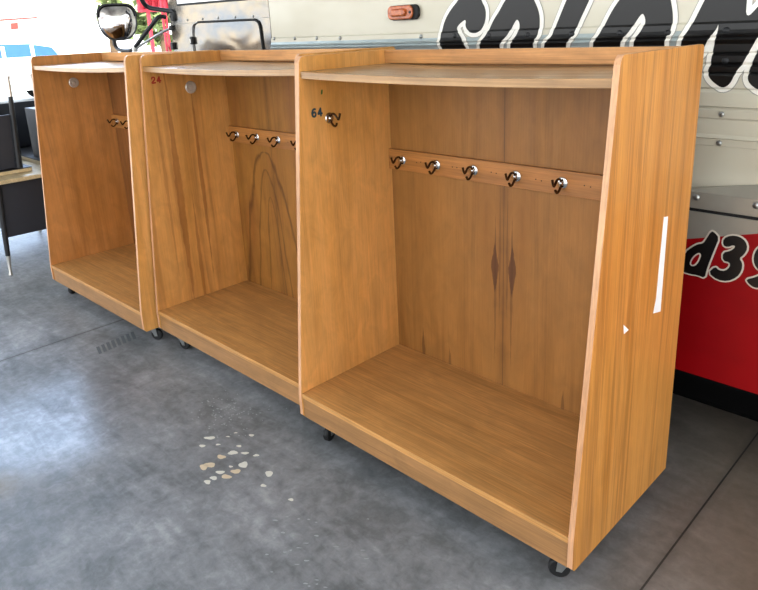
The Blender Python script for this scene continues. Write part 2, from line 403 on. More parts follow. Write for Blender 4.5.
def number_mesh(txt, name, mat, parent, y, z, size, wd):
    """stencilled digits as flat strokes on the inner face of the left panel, reading towards +y"""
    bm = bmesh.new(); i = 0
    for ci, ch in enumerate(txt):
        for st in GLYPH[ch]:
            pts = [(p.x, p.y) for p in smooth_path([(q[0], q[1], 0) for q in st], 4)] if ch != '4' else st
            pts = [(y+(ci*1.02+p[0]*.98)*size*1.02, z+p[1]*size) for p in pts]
            for k_, p in enumerate(pts):
                i += 1; bm.faces.new([bm.verts.new((T+.0004+i*5e-6, p[0]+wd*math.cos(2*PI*j/10), p[1]+wd*math.sin(2*PI*j/10))) for j in range(10)])
                if k_+1 < len(pts):
                    A, B = Vector(p), Vector(pts[k_+1]); d_ = B-A; n_ = Vector((-d_.y, d_.x)).normalized()*wd; i += 1
                    bm.faces.new([bm.verts.new((T+.0004+i*5e-6, q.x, q.y)) for q in (A+n_, B+n_, B-n_, A-n_)])
    me = bpy.data.meshes.new(name); bm.to_mesh(me); bm.free(); me.materials.append(mat)
    o = bpy.data.objects.new(name, me); COL.objects.link(o); o.parent = parent; return o
def rack(loc, rz, sz, left_mat, back_mat, right_mat, hooks, casters, number, num_mat, side_hook, bumper, YT=YT):
    YS = YT-.001
    root = empty('wardrobe_rack', loc, rz); root.scale = (1, 1, sz)
    # side panels with a pale edge band along the raked front
    for x0, m in ((0, left_mat), (W-T, right_mat)):
        sp = MB().prism(side_poly(YT=YT), 0, x0, x0+T).build('side_panel', m, root, bevel=.0015)
        # edge band: thin strip following the front edge
        poly = side_poly(YT=YT); front = poly[1:9]
        e = MB()
        A = [[e.bm.verts.new((x, y-.0009*(1 if i < 6 else .2), z+(.0009 if i > 5 else 0))) for x in (x0+.0008, x0+T-.0008)] for i, (y, z) in enumerate(front)]
        for p, q in zip(A, A[1:]): e.bm.faces.new([p[0], p[1], q[1], q[0]])
        e.build('edge_band', MAT['edge'], sp)
    bp = MB().box(T, W-T, DB, DB+.012, ZB+.01, H-.003).build('back_panel', back_mat, root)
    MB().box(T, W-T, DB-.018, DB, ZS+.0005, H-.003).build('back_lip', MAT['lip'], root, bevel=.001)
    # top shelf, slightly sagging in the middle
    st = .026; n = 24; s = MB(); rows = []
    for i in range(n+1):
        x = T+(W-2*T)*i/n; u = 2*i/n-1; dz = -.009*(1-u*u)
        rows.append([s.bm.verts.new((x, y, z+dz)) for y, z in ((YS, ZS-st), (YS, ZS), (DB-.0005, ZS), (DB-.0005, ZS-st))])
    for a, b in zip(rows, rows[1:]):
        for j in range(4): s.bm.faces.new([a[j], a[(j+1) % 4], b[(j+1) % 4], b[j]])
    s.bm.faces.new(rows[0]); s.bm.faces.new(rows[-1][::-1])
    s.build('top_shelf', MAT['shelf'], root, bevel=.0015)
    # base: laminate deck, kickboard below its front edge, rear bearer
    MB().box(T, W-T, .002, DB-.0005, ZD-.022, ZD).build('base_deck', MAT['deck'], root, bevel=.0015)
    MB().box(T, W-T, .006, .026, ZB+.004, ZD-.022).build('kickboard', MAT['kick'], root, bevel=.0012)
    ft = MB().box(T+.001, W-T-.001, .022, DB, ZB+.0008, ZB+.0038); ft.build('bottom_board', MAT['kick'], root)
    # hook board with its hooks
    hb = MB().box(T, W-T, DB-.018, DB-.0003, 1.098, 1.188).build('hook_board', MAT['board'], root, bevel=.0012)
    for x in hooks:
        h = hook(root, (x, DB-.018, 1.143), (0, -1, 0))
    for x in hooks:
        for dx in (.088, .112):
            MB().lathe([(.0024, 0), (.0024, .0006)], (x+dx, DB-.018, 1.143+random.uniform(-.004, .004)), (0, -1, 0), 8).build('screw_hole', MAT['hole'], hb)
    for (x, y, a) in casters: caster(root, x, y, a)
    if side_hook: hook(root, (T, .262, 1.367), (1, 0, 0))
    if bumper:
        b = MB().lathe([(.034, 0), (.034, .004), (.030, .008), (.020, .008), (.017, .005), (.012, .006), (.011, .012), (.004, .014), (0, .014)], (T, bumper[0], bumper[1]), (1, 0, 0), 24)
        tag(b.build('hook_plate', MAT['plate'], root, smooth=True), 'round chrome hook plate')
    if number:
        s_, y, z, size = number
        tag(number_mesh(s_, 'painted_number', num_mat, root, y, z, size, size*.14), 'small stencilled number %s' % s_)
    return root

HX = [.101, .299, .495, .698, .896, 1.13]
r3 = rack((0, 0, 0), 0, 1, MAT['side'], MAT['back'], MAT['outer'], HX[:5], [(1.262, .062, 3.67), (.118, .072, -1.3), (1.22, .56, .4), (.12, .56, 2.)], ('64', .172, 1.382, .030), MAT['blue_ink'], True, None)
tag(r3, 'open wooden coat rack cabinet on casters, numbered 64, nearest and rightmost of three', 'coat rack', 'wooden coat racks standing in a row')
# leftovers stuck on the right-hand end panel
def decal(name, pts, mat, label, off=.0008):
    b = MB(); vs = [(p.y, p.z) for p in (at(u, v, 0, W+off) for u, v in pts)]
    b.prism(vs, 0, W+.0001, W+off); return tag(b.build(name, mat, r3), label)
decal('paper_strip', [(664.0, 217), (668.2, 216.4), (664.5, 262), (660.6, 311.5), (653.2, 313.5), (656.3, 298), (659.6, 262)], MAT['paper'], 'torn narrow white paper strip')
decal('paper_scrap', [(623.6, 324.8), (628.8, 329.9), (624.0, 334.2)], MAT['paper'], 'tiny white triangular scrap of paper')
gm = at(321.6, 92, 0, T+.001)
MB().prism([(gm.y-.004, gm.z-.010), (gm.y+.004, gm.z-.008), (gm.y+.007, gm.z+.009), (gm.y-.001, gm.z+.008)], 0, T+.0002, T+.0008).build('crayon_mark', MAT['green_ink'], r3)
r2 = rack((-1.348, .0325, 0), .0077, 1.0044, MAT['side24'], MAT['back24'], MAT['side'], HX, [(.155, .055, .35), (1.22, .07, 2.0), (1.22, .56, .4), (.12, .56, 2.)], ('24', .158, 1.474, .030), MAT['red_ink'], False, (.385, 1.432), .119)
tag(r2, 'open wooden coat rack cabinet on casters, numbered 24, middle of three', 'coat rack', 'wooden coat racks standing in a row')
r1 = rack((-2.722, -.0639, 0), .0145, 1.006, MAT['side_shaded'], MAT['back_far'], MAT['side'], HX, [(.13, .06, 2.2), (1.262, .085, .5), (1.22, .56, .4), (.12, .56, 2.)], None, None, False, (.375, 1.432), .131)
r1.scale.x = 1.022
tag(r1, 'open wooden coat rack cabinet on casters, leftmost and farthest, beside the black desk', 'coat rack', 'wooden coat racks standing in a row')

# ------------------------------------------------------------------ bus
BY = 1.0
bus = empty('bus', (1.0, 2.2, 0))
BI = Matrix.Translation((-1.0, -2.2, 0))
def bpart(o, parent=bus):
    """meshes below are written in world coordinates; move them into the bus's own frame"""
    if parent is bus: o.data.transform(BI)
    o.parent = parent
    return o
def bp(mb, name, mat, parent=bus, **kw):
    o = mb.build(name, mat, None, **kw); o.data.transform(BI); o.parent = parent; return o
XL, XR = -2.53, 4.6
XJ = at(272, 40, 1, BY).x
# relief of the side wall: height -> how far it stands proud of the sheet
REL = [(1.085, 0), (1.250, 0), (1.252, .004), (1.276, .004), (1.280, .010), (1.292, .002), (1.345, .001), (1.352, .006), (1.378, .008), (1.389, .001), (1.392, .012), (1.4, .012), (1.44, .011),
       (1.452, .002), (1.458, .010), (1.498, .010), (1.508, .003), (1.513, .011), (1.528, .012), (1.536, .004), (1.545, .012), (1.566, .012), (1.574, .004), (1.580, .012), (1.604, .013),
       (1.612, .016), (1.619, .020), (1.627, .013), (1.634, .020), (1.640, .012), (1.652, .007), (1.672, .006), (1.680, .0), (2.05, 0)]
def rel(z):
    if z <= REL[0][0] or z >= REL[-1][0]: return 0.
    for (a, u), (b, v) in zip(REL, REL[1:]):
        if a <= z <= b: return u+(v-u)*(z-a)/(b-a)
    return 0.
def sheet(x0, x1, prof, thick=.03):
    poly = [(BY-d, z) for z, d in prof]+[(BY+thick, prof[-1][0]), (BY+thick, prof[0][0])]
    return MB().prism(poly, 0, x0, x1)
ZR = 1.600
bp(sheet(XJ, XR, [p for p in REL if p[0] <= ZR]+[(ZR, rel(ZR))]), 'lower_side_panel', MAT['body'])
bp(sheet(XJ, XR, [(1.652, .007)]+[p for p in REL if p[0] >= 1.66]), 'upper_side_panel', MAT['body'])
bp(sheet(XJ, XR, [(ZR, rel(ZR))]+[p for p in REL if ZR < p[0] <= 1.652]), 'rub_rail', MAT['rail'])
bp(sheet(XL, XJ-.004, [(.45, 0), (1.80, 0)]), 'front_side_panel', MAT['alu'])
seamz = at(225, 20.5, 1, BY).z
bp(sheet(XL, XJ-.004, [(1.80, 0), (2.05, .0)]), 'front_upper_panel', MAT['alu'])
bp(MB().box(XL, XJ-.004, BY-.003, BY, seamz-.0015, seamz+.0015), 'panel_seam', MAT['grey_line'])
bp(MB().box(XL, XJ, BY-.006, BY, 2.0, 2.05), 'window_sill', MAT['rail'])
# hull behind the skin: body shell with roof, and far side
hull = MB().prism([(1.03, .5), (1.03, 2.05), (1.05, 2.5), (1.18, 2.82), (1.55, 2.98), (2.85, 2.98), (3.22, 2.82), (3.35, 2.5), (3.38, 2.05), (3.38, .5)], 0, XL+.01, XR)
bp(hull, 'body_shell', MAT['body'], smooth=True)
# windows along the side, above the frame of the photo except the foot of the first
def pane(x0, x1, z0, z1):
    f = MB()
    for a in ((x0, x1, z0, z0+.02), (x0, x1, z1-.02, z1), (x0, x0+.02, z0+.02, z1-.02), (x1-.02, x1, z0+.02, z1-.02)): f.box(a[0], a[1], BY-.012, BY+.03, a[2], a[3])
    w = bp(f, 'window_frame', MAT['rubber']); bp(MB().box(x0+.02, x1-.02, BY-.004, BY+.02, z0+.02, z1-.02), 'window_pane', MAT['window_glass'], w)
# first window slopes down towards the front as the photo shows
q = [at(178.5, 5, 1, BY), at(240, -.3, 1, BY)]
f = MB(); x0, x1 = q[0].x, q[1].x+.35; z0, z1 = q[0].z, q[1].z+.02
slope = (q[1].z-q[0].z)/(q[1].x-q[0].x)
def Q(x, dz): return (x, z0+slope*(x-x0)+dz)
f.prism([Q(x0-.012, -.006), Q(x1+.012, -.006), (x1+.012, 2.46), (x0-.012, 2.46)], 1, BY-.008, BY-.0005)
w = bp(f, 'window_frame', MAT['rubber'])
bp(MB().prism([Q(x0+.004, .006), Q(x1-.004, .006), (x1-.006, 2.44), (x0+.006, 2.44)], 1, BY-.012, BY-.0085), 'window_pane', MAT['window_glass'], w)
for i in range(6): pane(-.9+i*.9, -.9+i*.9+.82, 2.08, 2.46)
# access hatch: black gasket with rounded corners and a latch
g = [at(u, v, 1, BY-.006) for u, v in ((194.3, 60), (193, 42), (192.6, 30), (193.8, 24.5), (198, 22.2), (220, 21.2), (250, 19.8), (256, 20.6), (259.5, 25.5), (262, 42), (265, 62))]
bp(MB().tube(smooth_path(g[:5], 5), .0045, 8), 'hatch_rod', MAT['zinc'], smooth=True)
bp(MB().tube(smooth_path(g[4:], 5), .0068, 8), 'hatch_gasket', MAT['rubber'], smooth=True)
lt = at(193.5, 40.5, 1, BY)
la = bp(MB().box(lt.x-.015, lt.x+.015, BY-.022, BY, lt.z-.026, lt.z+.026), 'hatch_latch', MAT['black_metal'], bevel=.006)
bp(MB().box(lt.x-.006, lt.x+.006, BY-.026, BY-.022, lt.z-.014, lt.z+.010), 'latch_keeper', MAT['zinc'], la)
# rivets and bolts
def rivet(u, v, r, mat, d=None):
    p = at(u, v, 1, BY-.008); y = BY-rel(p.z) if p.x > XJ else BY
    bp(MB().lathe([(r, 0), (r, r*.25), (r*.8, r*.5), (r*.45, r*.68), (0, r*.72)], (p.x, y, p.z), (0, -1, 0), 14), 'rivet', mat, smooth=True)
for u, v in ((186.5, 19.8), (201.5, 19), (217, 18.2), (234, 17.3), (252, 16.3)): rivet(u, v, .008, MAT['zinc'])
for u, v in ((274, 38.7), (294.5, 38.4), (316.5, 38.2), (340, 38.1), (421, 36.6)): rivet(u, v, .010, MAT['zinc'])
for u, v in ((455, 36), (489, 35.7), (528, 35), (572, 34.3), (620, 33.3), (668, 33)): rivet(u, v, .012, MAT['black_metal'])
for u, v in ((726.5, 30.5), (726, 60.5)): rivet(u, v, .012, MAT['black_metal'])
for u, v in ((721.6, 114.3), (718.8, 143.2)): rivet(u, v, .010, MAT['zinc'])

# --- lettering: vinyl that follows the relief of the wall
from mathutils.geometry import tessellate_polygon
def relief_poly(loops, eps, name, mat, parent, yfun):
    """loops: closed 2-D (x, z) outlines of simple polygons"""
    bm = bmesh.new()
    for li, lp in enumerate(loops):
        vs = [bm.verts.new((x, -li*4e-6, z)) for x, z in lp]
        for tri in tessellate_polygon([[Vector((x, z, 0)) for x, z in lp]]):
            try: bm.faces.new([vs[i] for i in tri])
            except ValueError: pass
    if yfun is rel:
        for z, _ in REL:
            bmesh.ops.bisect_plane(bm, geom=bm.verts[:]+bm.edges[:]+bm.faces[:], plane_co=(0, 0, z), plane_no=(0, 0, 1))
        for v in bm.verts: v.co.y += BY-rel(v.co.z)-eps
    else:
        for v in bm.verts: v.co.y += yfun-eps
    for fc in bm.faces:
        if fc.normal.y > 0: fc.normal_flip()
    me = bpy.data.meshes.new(name); bm.to_mesh(me); bm.free(); me.materials.append(mat)
    o = bpy.data.objects.new(name, me); COL.objects.link(o); o.data.transform(BI); o.parent = parent; return o
def chaikin(p, n=2):
    for _ in range(n):
        q = []
        for i in range(len(p)):
            a, b = p[i], p[(i+1) % len(p)]
            q += [(.75*a[0]+.25*b[0], .75*a[1]+.25*b[1]), (.25*a[0]+.75*b[0], .25*a[1]+.75*b[1])]
        p = q
    return p
def ribbon(lp, w):
    """outline band of width w around a closed loop: quads each side of each edge plus round joints"""
    out = []; n = len(lp)
    for i in range(n):
        a = Vector(lp[i]); b = Vector(lp[(i+1) % n]); d = b-a
        if d.length < 1e-6: continue
        nn = Vector((-d.y, d.x)).normalized()*w
        out.append([tuple(a+nn), tuple(b+nn), tuple(b-nn), tuple(a-nn)])
        out.append([(a.x+w*math.cos(2*PI*k/10), a.y+w*math.sin(2*PI*k/10)) for k in range(10)])
    return out
def letter(px, yplane, ww, gw, mats, parent, rounds=2, holes=(), name='painted_letter'):
    lp = [(p.x, p.z) for p in (at(u, v, 1, BY-.010 if yplane is rel else yplane) for u, v in px)]
    lp = chaikin(lp, rounds)
    o = relief_poly([lp], .0036, name, mats[0], parent, yplane)
    if gw: relief_poly(ribbon(lp, gw), .0005, 'letter_pinstripe', mats[2], o, yplane)
    relief_poly(ribbon(lp, ww), .0019, 'letter_outline', mats[1], o, yplane)
    for hl in holes:
        h = chaikin([(p.x, p.z) for p in (at(u, v, 1, yplane) for u, v in hl)], 2)
        relief_poly(ribbon(h, ww*.9), .0040, 'letter_outline', mats[1], o, yplane)
        relief_poly([h], .0052, 'letter_counter', mats[3], o, yplane)
    return o
a = 1/6.89
A1 = [(430+x*a, y*a) for x, y in [(250, -90), (190, 0), (130, 75), (92, 150), (74, 230), (72, 290), (92, 340), (110, 400), (258, 400), (256, 340), (246, 305), (212, 255), (178, 205), (182, 183), (207, 155), (243, 131), (236, 180), (255, 212), (290, 230), (333, 224), (363, 180), (378, 130), (378, 60), (345, 0), (330, -90)]]
B1 = [(430+x*a, y*a) for x, y in [(580, -90), (512, 0), (470, 80), (430, 140), (392, 230), (354, 290), (347, 340), (340, 400), (482, 400), (485, 340), (490, 300), (540, 230), (580, 147), (597, 131), (612, 160), (611, 210), (580, 270), (557, 320), (552, 400), (712, 400), (715, 340), (720, 290), (746, 230), (752, 130), (742, 70), (712, 0), (660, -90)]]
C1 = [(530+x*a, y*a) for x, y in [(290, -90), (245, 0), (205, 100), (165, 200), (150, 255), (115, 290), (100, 330), (96, 400), (248, 400), (251, 330), (262, 290), (300, 240), (332, 150), (385, 40), (402, 0), (440, -90)]]
b = 1/4.21
D1 = [(588+x*b, y*b) for x, y in [(180, -60), (128, 0), (95, 50), (60, 120), (40, 160), (24, 185), (22, 240), (130, 240), (140, 175), (175, 130), (215, 65), (230, 55), (240, 85), (235, 110), (195, 175), (190, 240), (322, 240), (325, 170), (349, 130), (356, 70), (346, 0), (330, -60)]]
c = 1/5.9
E1 = [(648+x*c, y*c) for x, y in [(380, -80), (335, -10), (295, 70), (255, 150), (215, 215), (190, 290), (180, 340), (310, 340), (335, 275), (360, 235), (405, 170), (417, 134), (412, 200), (400, 245), (380, 330), (372, 385), (352, 425), (367, 465), (410, 503), (445, 520), (488, 494), (518, 425), (560, 378), (602, 300), (655, 215), (720, 120), (800, 60), (800, -80), (720, -60), (655, 30), (572, 116), (580, -10), (590, -80)]]
F1 = [(648+x*c, y*c) for x, y in [(670, 250), (640, 320), (602, 410), (586, 470), (622, 515), (690, 545), (780, 500), (860, 380), (860, 150), (760, 190)]]
LM = (MAT['black_paint'], MAT['white_vinyl'], MAT['grey_line'], MAT['red'])
for px in (A1, B1, C1, D1, E1, F1):
    letter(px, rel, .0185 if px[0][0] < 540 else .0170, .0215 if px[0][0] < 540 else .0200, LM, bus)

# --- luggage box along the skirt, silver lid over a red front
SY = .95
XS0 = XL+.02
zf = 1.087
tb = MB()
pts = [(XJ, 1.085), (1.10, 1.072), (1.205, 1.090), (1.428, 1.128), (1.75, 1.18), (2.2, 1.19), (XR, 1.19)]
F_, Bk = [tb.bm.verts.new((x, SY, zf)) for x, z in pts], [tb.bm.verts.new((x, BY, max(z, zf))) for x, z in pts]
for i in range(len(pts)-1): tb.bm.faces.new([F_[i], F_[i+1], Bk[i+1], Bk[i]])
lid = bp(tb, 'box_lid_top', MAT['silver'])
bp(MB().box(XJ, XR, SY, SY+.02, 1.024, zf), 'box_lid_front', MAT['silver'], bevel=.002)
bp(MB().box(XJ, XR, SY+.006, SY+.02, 1.012, 1.024), 'lid_gasket', MAT['rubber'])
bp(MB().box(XJ, XR, SY, SY+.02, .36, 1.012), 'box_front', MAT['silver'])
zr = lambda x: .90+(x-1.217)*(.067/.243)
rp = [(-1.3, .36), (2.9, .36), (2.9, 1.010), (1.75, 1.010), (1.6, .999), (1.46, zr(1.46)), (1.217, .90), (.9, .82), (0, .7), (-1.3, .62)]
bp(MB().prism(rp, 1, SY-.0012, SY), 'red_swoosh', MAT['red'])
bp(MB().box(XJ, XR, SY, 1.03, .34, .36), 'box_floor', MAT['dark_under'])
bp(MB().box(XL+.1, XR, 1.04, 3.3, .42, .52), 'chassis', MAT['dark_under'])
bp(MB().box(-.4, 2.6, 1.06, 1.55, .17, .42), 'under_shade_box', MAT['dark_under'], bevel=.03)  # added dark box, stands in for the shade under the bus
for u, v in ((696.4, 197.3), (756.4, 205.4)):
    p = at(u, v, 1, SY); bp(MB().lathe([(.012, 0), (.012, .003), (.009, .006), (.005, .008), (0, .0085)], (p.x, SY, p.z), (0, -1, 0), 14), 'rivet', MAT['zinc'], smooth=True)
d = 1/4.92
P = lambda L_: [(670+x*d, 180+y*d) for x, y in L_]
RM = (MAT['black_paint'], MAT['silver_vinyl'], MAT['grey_line'], MAT['red'])
YR = SY-.0012
letter(P([(205, 250), (222, 258), (243, 284), (222, 335), (196, 400), (182, 440), (172, 482), (138, 466), (102, 462), (60, 448), (62, 400), (80, 352), (110, 330), (140, 314), (165, 312), (180, 290)]), YR, .0062, 0, RM, bus, 1,
       holes=(P([(103, 412), (120, 378), (152, 358), (138, 398), (118, 418)]),))
letter(P([(266, 286), (300, 272), (342, 276), (374, 300), (383, 335), (366, 366), (342, 384), (358, 408), (354, 445), (330, 478), (285, 497), (235, 490), (190, 455), (224, 424), (242, 444), (274, 447), (298, 425), (296, 404), (262, 396), (262, 356), (300, 348), (324, 330), (316, 318), (282, 330), (262, 318)]), YR, .0062, 0, RM, bus, 1)
letter(P([(520, 300), (470, 312), (436, 332), (418, 358), (412, 396), (424, 428), (450, 448), (470, 440), (455, 462), (420, 478), (376, 488), (388, 508), (415, 528), (450, 530), (500, 500), (540, 420), (560, 330)]), YR, .0062, 0, RM, bus, 1,
       holes=(P([(480, 350), (462, 380), (466, 408), (490, 402), (510, 360)]),))
# wheels, out of sight behind the racks but the bus stands on them
for x in (-1.9, 3.4):
    for y in (1.12, 3.02):
        w = bp(MB().lathe([(.20, -.13), (.40, -.13), (.46, -.10), (.48, -.05), (.48, .05), (.46, .10), (.40, .13), (.20, .13)], (x, y+.13, .48), (0, 1, 0), 40), 'wheel', MAT['tyre'], smooth=True)
        bp(MB().lathe([(.25, 0), (.24, .02), (.12, .05), (.10, .0), (0, .0)], (x, y+.02, .48), (0, -1, 0), 28), 'wheel_hub', MAT['zinc'], w, smooth=True)
# front end left of the side wall: hood, windscreen pillar, bumper
# (kept narrow and behind the wall's front edge, where the photo shows open air beyond)
# amber side marker lamp
c0 = at(405, 12.5, 1, BY-.015); e1 = at(391.3, 13, 1, BY); e2 = at(419.8, 12, 1, BY); hgt = (at(405, 5.5, 1, BY).z-at(405, 20.5, 1, BY).z)/2
L0 = (e2.x-e1.x)/2; cx_ = (e1.x+e2.x)/2
def capsule(cx, cz, hx, hz, n=10, r=.75):
    rr_ = hz*r; out = []
    for sx, sz, a0 in ((1, 1, 0), (-1, 1, PI/2), (-1, -1, PI), (1, -1, 1.5*PI)):
        for k in range(n+1):
            t = a0+k*PI/2/n; out.append((cx+sx*(hx-rr_)+rr_*math.cos(t), cz+sz*(hz-rr_)+rr_*math.sin(t)))
    return out
mk = bp(MB().prism(capsule(cx_+.004, c0.z, L0, hgt, r=.8), 1, BY-.020, BY), 'marker_lamp', MAT['rubber'], bevel=.004)
bp(MB().prism(capsule(cx_-.010, c0.z+.001, L0-.012, hgt-.002, r=.8), 1, BY-.032, BY-.0195), 'lamp_bezel', MAT['amber'], mk, bevel=.005)
bp(MB().prism(capsule(cx_-.014, c0.z+.001, L0*.52, hgt*.52, r=.95), 1, BY-.046, BY-.0318), 'amber_lens', MAT['amber'], mk, bevel=.008)
bp(MB().lathe([(.007, 0), (.006, .003), (0, .0035)], (cx_+L0*.62, BY-.032, c0.z), (0, -1, 0), 12), 'lamp_screw', MAT['black_metal'], mk)

# --- cross-view mirror on tube arms at the front corner of the bus
MYP = .80
mc = at(117.5, 22.5, 1, MYP)
RX, RZ = (at(134.5, 22, 1, MYP)-at(98, 22, 1, MYP)).length/2, (at(117, 4.5, 1, MYP)-at(117, 40, 1, MYP)).length/2
fd = (CAMP-mc); fd.z = 0; fd.normalize(); fd = (Matrix.Rotation(.10, 3, 'Z') @ fd)
sd = Vector((-fd.y, fd.x, 0)); upv = Vector((0, 0, 1))
_dep = (mc-CAMP).dot(FW); RX = 18.6/FPX*_dep; RZ = 17.5/FPX*_dep
def mshape(a):
    """bucket outline: flat wide top, narrower rounded foot"""
    x, z = math.cos(a), math.sin(a)
    if z > 0: ex, ez = abs(x)**.50, abs(z)**.62
    else: ex, ez = abs(x)**.72*(1-.10*abs(z)), abs(z)**.92
    return ex*math.copysign(1, x), ez*math.copysign(1, z)
def dome(depth, sx, sz, rim, back):
    m = MB(); n = 48; rings = []
    prof = [(math.cos(t), math.sin(t)) for t in [i*PI/2/8 for i in range(9)]]
    for r, h in prof:
        ring = []
        for k in range(n):
            ex, ez = mshape(2*PI*k/n); ring.append(m.bm.verts.new(mc+sd*(ex*sx*max(r, .001))+upv*(ez*sz*max(r, .001))+fd*(h*depth+rim)))
        rings.append(ring)
    for p, q in zip(rings, rings[1:]):
        for k in range(n): m.bm.faces.new([p[k], p[(k+1) % n], q[(k+1) % n], q[k]])
    m.bm.faces.new(rings[-1]); m.bm.faces.new(rings[0][::-1]); return m
mh = bp(dome(-.07, RX, RZ, .02, True), 'cross_view_mirror', MAT['black_metal'], smooth=True)
tag(mh, 'black oval mirror head')
bp(dome(.035, RX*.95, RZ*.95, .021, False), 'mirror_glass', MAT['mirror'], mh, smooth=True)
# hood over the upper rim
hd = MB(); n = 20
R1 = [[hd.bm.verts.new(mc+sd*(mshape(t)[0]*RX*s)+upv*(mshape(t)[1]*RZ*s)+fd*o) for t in [PI*.05+i*PI*.90/n for i in range(n+1)]] for s, o in ((1.02, -.03), (1.03, .040), (.95, .040), (.94, -.02))]
for p, q in zip(R1, R1[1:]+R1[:1]):
    for i in range(n): hd.bm.faces.new([p[i], p[i+1], q[i+1], q[i]])
bp(hd, 'mirror_hood', MAT['black_metal'], mh, smooth=True)
def arm(pts, r, mat, name='mirror_arm'):
    return bp(MB().tube(smooth_path([at(u, v, 1, y) for u, v, y in pts], 6), r, 10), name, mat, smooth=True)
arm([(114, 38, .82), (114.5, 43, .82), (117, 48, .83), (122, 50.5, .83), (130, 50.5, .84), (134.5, 48, .85)], .014, MAT['black_metal'])
arm([(133.5, 49.5, .85), (140, 40.5, .86), (150, 27.5, .90), (156, 19.5, .93), (160, 16.5, .96), (166, 17.3, 1.0)], .015, MAT['black_metal'])
arm([(134, 50, .85), (145, 42.5, .88), (160, 33.5, .93), (168, 29.5, .98), (172.5, 28, 1.0)], .009, MAT['zinc'])
arm([(140, -6, .86), (143, 2, .88), (149, 7.5, .92), (160, 9.5, .96), (170, 11, .99), (174.3, 12.5, 1.0), (174.7, 21, 1.0)], .016, MAT['black_metal'])
br = at(135, 49, 1, .85)
bp(MB().lathe([(.020, -.02), (.022, 0), (.020, .02)], (br.x, br.y, br.z), (0, 0, 1), 14), 'arm_clamp', MAT['zinc'], smooth=True)
for u, v, h in ((174, 17, .05), (172.5, 28, .035), (174, 46, .05)):
    p = at(u, v, 1, BY); bp(MB().box(p.x-.018, p.x+.018, BY-.02, BY, p.z-h/2, p.z+h/2), 'mirror_bracket' if v < 40 else 'door_hinge', MAT['black_metal'], bevel=.004)
tag(bus, 'cream and silver bus with black lettering and red luggage box, parked behind the racks', 'bus')

# ------------------------------------------------------------------ desks at the left
def make_desk():
    """own frame: +x end towards the camera; top 1.2 x .65 at z .74"""
    r = empty('metal_desk')
    L_, Wd, h = 1.2, .66, .74
    top = MB().box(-L_, 0, 0, Wd, h-.03, h).build('desk_top', MAT['desk_top'], r, bevel=.004)
    MB().box(-L_, 0, 0, Wd, h-.036, h-.030).build('top_trim', MAT['black_metal'], r)
    MB().box(-.075, -.055, .06, Wd-.04, .29, h-.036).build('end_panel', MAT['desk_black'], r, bevel=.003)
    MB().box(-L_+.055, -L_+.075, .06, Wd-.04, .29, h-.036).build('end_panel', MAT['desk_black'], r, bevel=.003)
    MB().box(-L_+.076, -.076, .07, .09, .34, h-.036).build('modesty_panel', MAT['desk_black'], r, bevel=.003)
    MB().box(-.45, -.078, .12, Wd-.05, .29, h-.036).build('drawer_pedestal', MAT['desk_black'], r, bevel=.003)
    for sx in (0, 1):
        for sy in (0, 1):
            tx, ty = (-.05 if sx == 0 else -L_+.05), (.075 if sy == 0 else Wd-.055)
            fx, fy = (-.035 if sx == 0 else -L_+.035), (.03 if sy == 0 else Wd-.02)
            tp, ft = Vector((tx, ty, h-.036)), Vector((fx, fy, 0)); md = tp.lerp(ft, .78)
            lg = MB().tube([tp, md], [.026, .017], 14).build('leg', MAT['black_metal'], r, smooth=True)
            MB().tube([md, tp.lerp(ft, .96), ft+Vector((0, 0, .006)), ft], [.0172, .011, .016, .016], 14).build('leg_tip', MAT['brass_tip'], lg, smooth=True)
    return r
dk = make_desk(); dk.location = (-3.37, -.18, 0)
tag(dk, 'black metal desk with tan top and tapered brass tipped legs, standing on floor beside rack', 'desk', 'black metal desks stacked at the left')
d2 = copy_tree(dk); d2.rotation_euler = (PI, 0, 0); d2.location = (-3.56, .20, 1.482)
tag(d2, 'black metal desk upside down on the tan desk top at the left photo edge', 'desk')
d3 = copy_tree(dk); d3.location = (-3.52, .56, 0)
tag(d3, 'black metal desk on the floor, mostly hidden behind the far rack', 'desk')
d4 = copy_tree(dk); d4.rotation_euler = (PI, 0, .0); d4.location = (-3.62, 1.0, 1.482)
tag(d4, 'black metal desk upside down at the back, nearly touching the far rack edge', 'desk')

# ------------------------------------------------------------------ outdoors, seen over the desks
def red_post(loc, h, s, label):
    r = empty('lattice_post', loc)
    for sy in (0, 1): MB().box(0, .03, sy*s, sy*s+.022, 0, h).build('upright', MAT['red_steel'], r)
    b_ = MB(); st = .20; n = int((h-.2)/st); pts = []
    for i in range(n+1): pts.append((.015, .011+(s if i % 2 else 0), .1+i*st))
    b_.tube(pts, .007, 6)
    b_.build('lacing', MAT['red_steel'], r)
    MB().box(-.06, .09, -.05, s+.07, 0, .015).build('base_plate', MAT['red_steel'], r)
    return tag(r, label, 'post')
pa = at(164.5, 40, 0, -7.5); red_post((-7.5, pa.y, -.02), 4.6, .055, 'red steel lattice post just left of the bus front')
